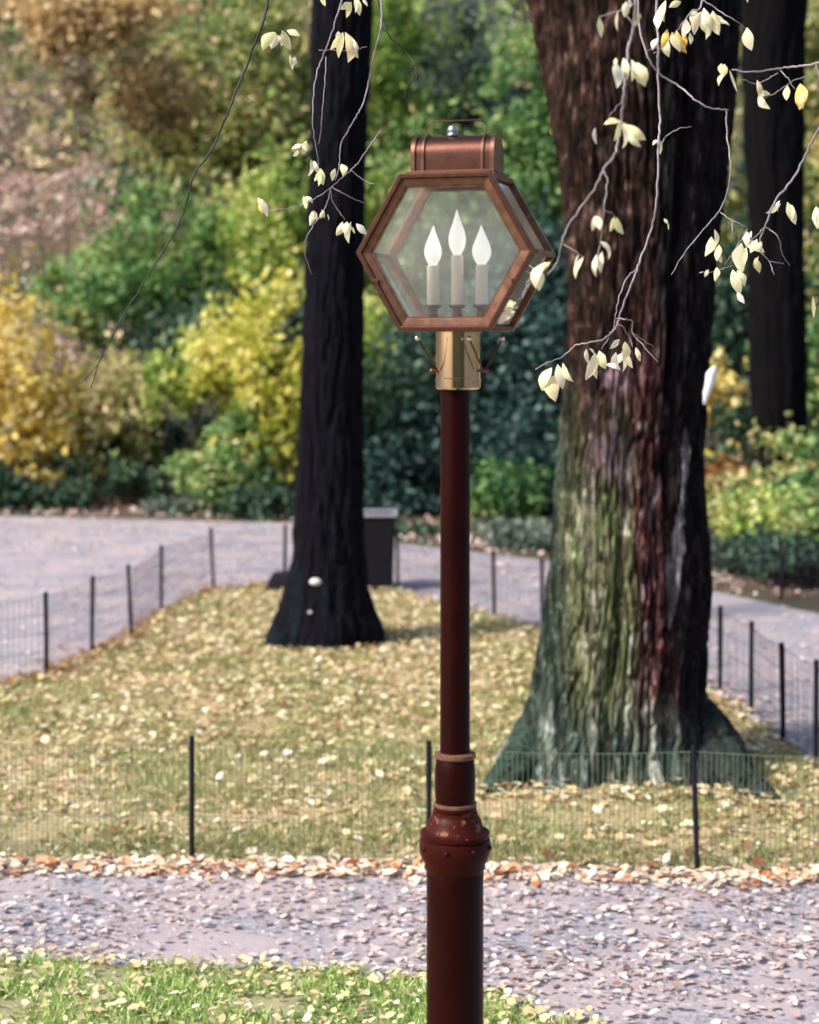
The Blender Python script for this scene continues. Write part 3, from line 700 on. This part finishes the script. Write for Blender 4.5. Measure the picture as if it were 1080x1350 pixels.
lathe_part('moulding', [(74,1148),(80,1143),(80,1138),(88,1130),(93,1123),(95,1114),(92,1106),(86,1104),(86,1102),(91,1101),(91,1096),(84,1095),(81,1093)], M['paint_worn'])
lathe_part('shoulder', [(80,1094.5),(74,1091),(70,1082),(63,1075),(60,1073),(60,1070),(54,1069),(54,1066)], M['paint_rusty'])
lathe_part('band', [(53,1068),(57,1066),(57,1062),(53,1060)], M['paint_worn'])
lathe_part('band', [(56,1062),(56.6,1060),(56.6,1058),(53,1057)], M['edge_worn'])
lathe_part('neck', [(52,1060),(53,1045),(54,1030),(53,1015),(50,1002),(46,998)], M['paint'])
lathe_part('band', [(47,1000),(54,998),(55,996),(54,993),(40,991)], M['edge_worn'])
lathe_part('pole', [(41,996),(39.5,985),(39,800),(39,660),(40,655),(38.5,640),(38,515),(38,505)], M['paint'])
# bolts and flakes on the moulding
for a in (-105,-60,-150,-20,30,90,150):
    m = MB(); an = math.radians(a); r = 47*PXS; m.lathe([(0,-.007),(.006,-.004),(.008,0),(.006,.004),(0,.007)], 10, (math.cos(an)*r, math.sin(an)*r, zz_(1113))); m.build('bolt', M['paint_worn'], lamp, True)
# lantern
TH_ = math.radians(-16)
lan = empty('lantern', ((603-600)*PXS, 0, zz_(335)), TH_); lan.parent = lamp
def ring(hexo, hexi, v0, v1, vi=None):            # hexagonal picture frame between two depths
    vi = v0 if vi is None else vi
    v = [(u,v0,w) for u,w in hexo]+[(u,vi,w) for u,w in hexi]+[(u,v1,w) for u,w in hexo]+[(u,v1,w) for u,w in hexi]
    f = []
    for i in range(6):
        j = (i+1)%6
        f += [(i,j,6+j,6+i),(12+j,12+i,18+i,18+j),(j,i,12+i,12+j),(6+i,6+j,18+j,18+i)]
    return v, f
def hexa(W_, T_, H_): return [(W_,0),(T_,H_),(-T_,H_),(-W_,0),(-T_,-H_),(T_,-H_)]
HW,HT,HH,HD = .223,.114,.191,.120
def inset(d):                                      # inset hexagon by d
    k = math.atan2(HH, HW-HT); Wn = HW-d/math.sin(k); Hn = HH-d; Tn = Wn-Hn/math.tan(k); return hexa(Wn,Tn,Hn)
m = MB(); m.add(*ring(inset(0), inset(.012), -HD-.006, -HD+.016)); m.build('front_rim', M['copper_dark'], lan, bevel=.0015)
m = MB(); m.add(*ring(inset(.0125), inset(.031), -HD-.001, -HD+.012, -HD+.0015)); m.build('front_frame', M['copper'], lan, bevel=.001)
m = MB(); m.add(*ring(inset(.0315), inset(.035), -HD+.004, -HD+.010)); m.build('glazing_bead', M['copper'], lan)
m = MB(); m.add(*ring(inset(.0), inset(.026), HD-.012, HD+.004)); m.build('back_frame', M['copper'], lan, bevel=.0015)
hx = inset(.006)
for i,(u,w) in enumerate(hx):                      # bars running back along each corner
    m = MB(); an = 0 if i in (0,3) else math.atan2(w,u)
    m.box((u,0,w),(.016,2*HD-.036,.012), None); m.build('corner_bar', M['copper'], lan, bevel=.0015)
def quadpane(name, a, b, mat, th=.002, d0=-HD+.017, d1=HD-.013):
    a=Vector((a[0],0,a[1])); b=Vector((b[0],0,b[1])); t=(b-a).normalized(); nn=Vector((t.z,0,-t.x))*th
    a=a+t*.009; b=b-t*.009
    v=[]; 
    for y_ in (d0,d1):
        for p in (a-nn,b-nn,b+nn,a+nn): v.append((p.x,y_,p.z))
    m=MB(); m.add(v,[(0,1,2,3),(7,6,5,4),(0,4,5,1),(1,5,6,2),(2,6,7,3),(3,7,4,0)]); return m.build(name, mat, lan)
for i in range(6):
    a,b = hx[i],hx[(i+1)%6]
    if i in (1,4): quadpane('top_plate' if i==1 else 'bottom_plate', a, b, M['copper_dark'] if i==1 else M['copper'], .003)
    else: 
        v=[(a[0]*.985,-HD+.017,a[1]*.985),(b[0]*.985,-HD+.017,b[1]*.985),(b[0]*.985,HD-.013,b[1]*.985),(a[0]*.985,HD-.013,a[1]*.985)]
        build('glass_pane', v, [(0,1,2,3)], M['glass'], lan)
def hexpane(y_):
    h = inset(.026); build('glass_pane', [(u,y_,w) for u,w in h], [(0,1,2,3,4,5)], M['glass'], lan)
hexpane(-HD+.013); hexpane(HD-.005)
for s in (-1,1):                                   # little clips on the lower frame legs
    m = MB(); m.box((s*.172,-HD-.004,-.070),(.014,.008,.010)); m.build('clip', M['copper_dark'], lan, bevel=.001)
# vent: barrel roof with raised rims
def barrel(u0,u1,r,base,top,grow=0,n=20):
    P=[]; hwid=r+grow; zt=top-r
    P.append((-hwid,base)); 
    for k in range(n+1):
        a=math.pi-math.pi*k/n; P.append((hwid*math.cos(a), zt+(r+grow)*math.sin(a)))
    P.append((hwid,base)); m_=len(P)
    v=[(u0,p[0],p[1]) for p in P]+[(u1,p[0],p[1]) for p in P]
    f=[(i,i+1,m_+i+1,m_+i) for i in range(m_-1)]+[tuple(range(m_-1,-1,-1)),tuple(range(m_,2*m_)),(0,m_,2*m_-1,m_-1)]
    return v,f
VB=HH+.008; VT=HH+.100
m=MB(); m.box((0,0,HH+.004),(.225,.15,.012)); m.build('vent_plinth', M['copper_dark'], lan, bevel=.002)
m=MB(); m.add(*barrel(-.098,.098,.048,VB,VT)); autosmooth(m.build('vent', M['copper_dark'], lan),30)
for u0,u1 in ((-.105,-.095),(-.078,-.072),(.072,.078),(.095,.105)):
    m=MB(); m.add(*barrel(u0,u1,.048,VB,VT,.005)); autosmooth(m.build('vent_rim', M['copper'], lan),30)
# handle and nut
P=[]; a_=.058; r_=.019
for k in range(13): an=-math.pi/2+math.pi*k/12; P.append((a_+r_*math.cos(an),0,r_*math.sin(an)))
for k in range(13): an=math.pi/2+math.pi*k/12; P.append((-a_+r_*math.cos(an),0,r_*math.sin(an)))
P.append(P[0]); m=MB(); m.tube([(p[0]-.002,0,p[2]+VT+r_+.001) for p in P],[.0014]*len(P),8,False); m.build('handle', M['copper_dark'], lan, True)
m=MB(); m.lathe([(.014,0),(.014,.006),(.010,.007),(.012,.010),(.013,.018),(.009,.026),(0,.029)],20,(-.012,0,VT)); m.build('nut', M['zinc'], lan, True)
# candles: a bar, cups, sleeves and flame bulbs
m=MB(); m.box((0,0,-.179),(.17,.022,.010)); m.lathe([(.03,-.186),(.03,-.172),(.012,-.168)],24); m.build('candle_bar', M['copper'], lan, bevel=.001)
for u,top,tip,br in ((-.062,350,297,.0215),(0,337,276,.0215),(.062,350,297,.0235)):
    c = empty('candle', (u,0,0)); c.parent = lan
    zt=(335-top)*PXS; zb=(335-403)*PXS; tp=(335-tip)*PXS
    m=MB(); m.lathe([(.009,-.174),(.010,-.160),(.013,-.150),(.011,zb-.016),(.012,zb-.008),(.021,zb-.003),(.022,zb+.002),(.0,zb+.002)],24); m.build('cup', M['copper_dark'], c, True)
    m=MB(); m.lathe([(.0152,zb),(.0152,zt-.001),(.0115,zt+.002),(.0,zt+.002)],24); autosmooth(m.build('sleeve', M['sleeve'], c))
    h=tp-zt; pr=[(0,.35),(.02,.45),(.08,.62),(.16,.82),(.25,.96),(.34,1.0),(.44,.95),(.55,.80),(.66,.60),(.76,.42),(.86,.24),(.94,.11),(1.0,.02)]
    m=MB(); m.lathe([(br*q,zt+h*t) for t,q in pr],28)
    m.v=[(x_+.006*max(0,(z_-zt)/h-.5)**2*(1 if u>=0 else -1)*-1,y_,z_) for x_,y_,z_ in m.v]; m.build('bulb', M['bulb'], c, True)
# fitter collar, braces and thumb screws below the lantern
def lp(px,py,dy=0): return Vector(((px-600)*PXS, dy, zz_(py)))
cx_=(604-600)*PXS
m=MB(); m.lathe([(29*PXS,zz_(498)),(29*PXS,zz_(437))],64,(cx_,0,0)); autosmooth(m.build('fitter_collar', M['copper_bright'], lamp))
m=MB(); m.lathe([(27.5*PXS,zz_(513)),(29.6*PXS,zz_(511)),(29.6*PXS,zz_(499)),(28*PXS,zz_(497))],64,(cx_,0,0)); autosmooth(m.build('fitter_ring', M['copper_bright'], lamp))
for a,b,dy0,dy1 in (((550,446),(577,488),-.09,-.03),((617,446),(636,488),-.09,-.04),((664,446),(641,487),.06,.02)):
    m=MB(); m.tube([lp(*a,dy0),lp(*b,dy1)],[.0022,.0022],8); m.build('brace', M['copper_dark'], lamp, True)
    m=MB(); e=lp(*a,dy0); m.lathe([(0,-.006),(.006,-.004),(.006,.004),(0,.006)],12,e); m.build('brace_nut', M['copper_bright'], lamp, True)
for px_,s in ((573,-1),(638,1)):
    m=MB(); p=lp(px_,489,-.01); m.tube([lp(604+s*27,489,-.01),p+Vector((s*.004,0,0))],[.003,.003],8)
    m.lathe([(0,-.007),(.005,-.005),(.007,0),(.005,.005),(0,.007)],12,p+Vector((s*.006,0,0))); m.build('thumb_screw', M['copper'], lamp, True)

# ------------------------------------------------------------------ hanging branches
def one_leaf(px,py,ln,ang,D,mat,parent,yaw=None,wid=.52):
    """px,py attach point; ln length in photo px; ang in degrees from straight down, + to the right"""
    ln*=random.uniform(.75,1.12); wid*=random.uniform(.7,1.1); L_=ln*D/F; n=7; v=[]; f=[]
    cup=random.uniform(.05,.6); bend=random.uniform(-1.1,1.1); yaw=random.uniform(-1.1,1.1) if yaw is None else yaw
    ws=[.0,.55,.92,1.0,.82,.48,.0]; random_curl=random.uniform(-.15,.35)
    for i in range(n):
        t=i/(n-1); w=ws[i]*wid*.5*L_
        cxs=bend*.12*L_*math.sin(t*math.pi)
        y_=-random_curl*L_*math.sin(t*2.5)
        for s in (-1,0,1):
            v.append(Vector((cxs+s*w*random.uniform(.92,1.08), y_-(cup*w*1.3 if s==0 else 0)*1.0, -t*L_)))
    for i in range(n-1):
        for k in range(2): f.append((i*3+k,i*3+k+1,i*3+k+4,i*3+k+3))
    Mx=Matrix.Rotation(math.radians(-ang),3,'Y')@Matrix.Rotation(yaw,3,'Z')@Matrix.Rotation(random.uniform(-.35,.35),3,'X')
    v=[Mx@p for p in v]
    st=MB(); st.add(v,f)
    o=build('leaf', st.v, st.f, mat, parent, True); o.location=W(px,py,D)-parent.location; return o
def branch(label, D, twigs, lvs, mat='twig', bend=0.0):
    """twigs: list of (pts, r0px, r1px)."""
    p0=twigs[0][0][0]; org=W(p0[0],p0[1],D)
    root=empty('hanging_branch', org); tag(root,label,'branch','thin branches hanging into view')
    for k,(pts,r0,r1) in enumerate(twigs):
        P=[W(x_,y_,D+ (bend*math.sin(i*1.7+k)*.03))-org for i,(x_,y_) in enumerate(pts)]
        P=catmull(P,6) if len(P)>2 else P
        if k and True: pass
        P=[q+Vector((random.uniform(-1,1),random.uniform(-1,1),random.uniform(-1,1)))*.0018 if 0<i<len(P)-1 else q for i,q in enumerate(P)]
        m=MB(); m.tube(P,[.78*(r0+(r1-r0)*i/(len(P)-1))*D/F for i in range(len(P))],7); m.build('twig', M[mat], root, True)
    lvs = list(lvs)+[(a[0]+random.uniform(-7,7),a[1]+random.uniform(-5,8),a[2]*random.uniform(.45,.8),a[3]+random.uniform(-50,50)) for a in lvs if random.random() < .4]
    for l in lvs:
        x_,y_,ln,an=l[:4]; mt=M[l[4]] if len(l)>4 else M['twigleaf']
        one_leaf(x_,y_,ln,an,D-.01+random.uniform(-.02,.02),mt,root)
    return root
UP=-330   # rows above the picture where the boughs leave the view
branch('pale leafy branch hanging in front of the mossy trunk and reaching the lantern edge', 4.12,
 [([(880,UP),(858,-180),(842,-60),(838,0),(836,35),(829,62),(824,100),(822,130),(819,160),(812,200),(797,222),(783,250),(765,275),(748,300),(741,320),(735,345),(722,362)],3.2,1.1),
  ([(797,226),(801,240),(797,270),(794,300),(791,325),(786,345)],1.3,.8),([(744,322),(757,330),(769,340)],.9,.6),([(819,135),(806,150),(800,165)],.8,.5),([(795,275),(808,282),(814,290)],.8,.5),
  ([(838,5),(815,15),(790,22)],1.1,.6),([(836,35),(826,18),(820,5)],.9,.6)],
 [(790,22,32,5),(815,14,28,20),(826,2,26,-10),(838,18,18,0),(812,82,36,-12),(822,76,40,5),(832,78,34,10),(840,82,40,18),(812,76,14,0),
  (785,168,30,0),(820,160,34,-60),(818,162,34,10),(826,164,32,50),(832,166,30,25),(815,165,26,-25),(784,284,20,-10),(786,284,20,15),(810,286,22,-15),(813,286,24,25),
  (770,338,30,-5),(787,335,30,8),(790,318,34,10),(794,332,28,-8),(720,345,36,-14),(726,345,42,-30),(712,352,36,-10)], bend=1)
branch('long thin branch down the mossy trunk ending in a spray of pale leaves', 5.1,
 [([(900,UP),(872,-150),(866,0),(868,60),(868,100),(870,160),(868,200),(866,265),(858,305),(845,340),(838,362),(822,402),(815,425),(808,437)],2.4,1.5),
  ([(838,355),(826,368),(817,390),(812,415),(808,437)],1.3,1.0),
  ([(808,437),(795,448),(775,452),(758,456),(742,470),(722,478),(706,487)],1.7,.8),([(812,420),(825,421),(834,424),(835,440),(850,458),(868,478)],1.3,.7),
  ([(813,425),(822,432),(830,445),(834,458)],1.0,.6),([(836,440),(848,448),(862,458)],.8,.5),([(805,438),(800,450),(793,460)],1.0,.6),
  ([(868,196),(880,178),(895,170),(912,167)],1.1,.6)],
 [(728,484,32,-20),(735,480,34,12),(742,478,30,40),(730,495,34,5),(725,498,22,-35),(773,460,24,-5),(785,465,36,-15),(790,462,34,22),(782,470,30,5),(798,480,26,70),
  (819,462,26,-5),(824,450,26,-8),(825,460,32,28),(838,458,20,15),(812,466,24,-10),(869,183,26,2),(880,292,14,20)], bend=1)
branch('branch arching right from the trunk middle with a leafy lower fork', 5.4,
 [([(845,-330),(838,-120),(842,20),(855,75),(870,97),(895,113),(915,130),(935,142),(960,145)],2.2,1.5),([(958,145),(959,180),(963,215),(960,250),(950,275),(932,298),(905,330),(885,362)],1.6,.8),
  ([(950,280),(965,290),(985,300)],1.0,.7),([(965,292),(966,310)],1.0,.6),([(985,302),(975,320),(965,335),(955,350)],.9,.5),([(975,310),(970,332),(962,352)],.8,.5),([(966,350),(950,355),(928,362)],.8,.5)],
 [(942,302,28,-10),(938,312,34,-15),(948,322,24,0),(978,320,40,-5),(984,325,34,8),(996,340,22,10),(966,355,38,5),(972,385,18,30),(945,352,22,0),(985,305,26,20),(934,355,14,-30)], bend=1)
branch('branch with golden and orange leaves at the top above the trunk', 5.0,
 [([(930,-330),(940,-120),(926,0),(912,15),(895,38),(878,58),(862,70)],2.2,.9),([(926,0),(945,12),(965,24),(985,38)],1.2,.6),([(878,55),(866,62),(850,68)],.8,.5)],
 [(880,38,34,-15,'amberleaf'),(886,42,32,15),(878,48,28,5),(892,40,30,25,'amberleaf'),(868,50,24,-20),(905,25,26,-20),(918,12,38,-5),(928,10,36,12),(940,14,34,10),(934,24,26,-15),(948,26,20,45),(985,36,30,12),(903,45,28,0,'amberleaf'),
  (878,0,26,-5),(868,12,26,10),(898,2,24,-60),(980,-20,28,5)], bend=1)
branch('branch entering from the right edge near the top with small pale leaves', 4.9,
 [([(1330,-120),(1220,20),(1150,60),(1080,82),(1050,88),(1027,90),(995,95),(965,92)],2.8,1.1),([(1080,98),(1050,105),(1030,118),(1008,130)],1.0,.6),([(1028,92),(1040,105),(1048,118)],1.0,.6),([(1075,84),(1080,100),(1078,125)],1.0,.6),
  ([(1026,96),(1012,104),(996,110),(980,105)],.9,.6)],
 [(955,84,24,-5),(962,92,30,10),(998,105,26,5),(1000,125,32,45),(1038,112,26,0),(1055,110,34,5,'amberleaf'),(1060,118,32,-2),(1083,98,26,5)], bend=1)
branch('pale branch dropping from the right edge to the middle of the black trunk', 5.0,
 [([(1320,-60),(1200,40),(1120,110),(1078,172),(1062,205),(1042,240),(1022,265),(1012,290),(1003,315),(1003,332)],2.7,1.2),([(1003,332),(1014,345),(1021,362)],1.1,.6),([(1008,300),(998,310),(985,322)],1.0,.6),
  ([(1010,300),(1026,312),(1032,335),(1041,350)],.9,.5),([(1014,345),(1026,346),(1034,348)],.7,.4)],
 [(1038,266,30,25),(1030,268,24,-55),(1044,270,28,10),(1076,272,36,5),(1072,390,30,5),(998,315,24,-20),(1078,280,20,-20)], bend=1)
branch('long bare dark twig curving down across the left foliage', 5.6,
 [([(400,-330),(372,-140),(353,0),(345,35),(335,60),(322,95),(311,122),(300,150),(288,178),(278,200),(255,232),(248,260),(240,285),(222,320),(202,352),(180,388),(160,420),(142,455),(130,480),(120,512)],2.7,.8),
  ([(345,22),(362,34),(375,45)],.9,.5),([(311,120),(325,128),(335,136)],.8,.4),([(130,480),(112,500),(95,512)],.7,.4),([(288,178),(270,182),(255,196)],.7,.4)],
 [(362,42,30,-30),(372,40,26,30),(378,40,22,60),(366,46,22,0),(382,72,24,15)], 'twig_dark', 1)
branch('pale twigs with small cream leaves hanging before the slim black tree', 5.3,
 [([(520,-330),(500,-120),(503,10),(501,40),(492,80),(484,120),(475,145),(463,165),(450,190),(447,222)],1.9,.9),
  ([(500,-100),(465,-40),(446,15),(434,55),(424,78),(415,110),(412,160),(418,200),(420,218)],1.6,.8),([(430,75),(428,110),(424,160),(420,190)],.9,.6),
  ([(502,172),(488,192),(472,215),(458,228),(437,246),(415,262),(395,272)],1.1,.7),([(437,246),(458,258),(480,268)],1.0,.6),([(435,248),(440,268),(455,290)],1.0,.6),([(436,250),(430,272),(418,290),(405,312),(402,335),(412,362)],1.0,.5),
  ([(462,224),(480,238),(494,243)],.8,.5),([(447,222),(442,238)],.8,.6),([(395,272),(370,276),(345,277)],.9,.5),([(484,62),(460,66),(420,66)],.7,.4)],
 [(424,-8,20,10),(463,2,26,-10),(468,-4,30,8),(478,-2,18,20),(452,42,32,-25),(453,44,40,-8),(455,42,42,6),(460,46,34,25),(448,46,26,-35),(404,185,26,-15),(400,190,22,-50),(410,210,24,-20),(415,212,20,10),(423,222,24,10),(420,225,20,-5),
  (442,222,22,-10),(450,216,24,5),(400,258,20,10),(412,278,20,-8),(424,276,16,10),(428,278,14,-30),(452,292,22,-25),(458,292,26,0),(463,292,28,10),(340,260,34,5),(346,262,28,12,'amberleaf')], bend=1)
branch('short drooping twig just right of the slim black tree above the lantern', 5.5,
 [([(430,-330),(470,-150),(498,0),(512,45),(525,58),(536,70),(548,86)],1.9,1.2),([(548,86),(545,100),(537,115),(530,130)],1.0,.5),([(548,86),(549,100),(548,112)],.8,.4)],[], 'twig_dark', 1)

# ------------------------------------------------------------------ light, sky, camera
SUN_EL = math.radians(42); SUN_AZ = math.radians(-118)      # azimuth of the sun measured from +Y towards +X
w = bpy.data.worlds.new('World'); scene.world = w; w.use_nodes = True; nt = w.node_tree
sky = nt.nodes.new('ShaderNodeTexSky'); sky.sky_type = 'NISHITA'; sky.sun_disc = False
sky.sun_elevation = SUN_EL; sky.sun_rotation = SUN_AZ; sky.dust_density = 3.0; sky.ozone_density = 1.0; sky.air_density = 1.0
bg = nt.nodes['Background']; nt.links.new(sky.outputs[0], bg.inputs[0]); bg.inputs[1].default_value = .12
sun = bpy.data.lights.new('sun', 'SUN'); sun.energy = 3.0; sun.angle = math.radians(10); sun.color = (1,.93,.84)
so = bpy.data.objects.new('sun', sun); COL.objects.link(so)
dirv = Vector((math.sin(SUN_AZ)*math.cos(SUN_EL), math.cos(SUN_AZ)*math.cos(SUN_EL), math.sin(SUN_EL)))
so.rotation_euler = dirv.to_track_quat('Z','Y').to_euler()
cam = bpy.data.cameras.new('camera'); co = bpy.data.objects.new('camera', cam); COL.objects.link(co); scene.camera = co
co.location = (0,0,H); co.rotation_euler = (math.radians(90),0,0)
cam.sensor_fit = 'VERTICAL'; cam.sensor_height = 24; cam.sensor_width = 19.2; cam.lens = 24*F/1350
cam.shift_y = -(675-HZ)/1350; cam.clip_start = .1; cam.clip_end = 1500
cam.dof.use_dof = True; cam.dof.focus_distance = 5.35; cam.dof.aperture_fstop = cam.lens/1000/.025
scene.view_settings.view_transform = 'Standard'; scene.view_settings.look = 'None'; scene.view_settings.exposure = .78
scene.view_settings.gamma = 1
scene.cycles.transparent_max_bounces = 16; scene.cycles.max_bounces = 6
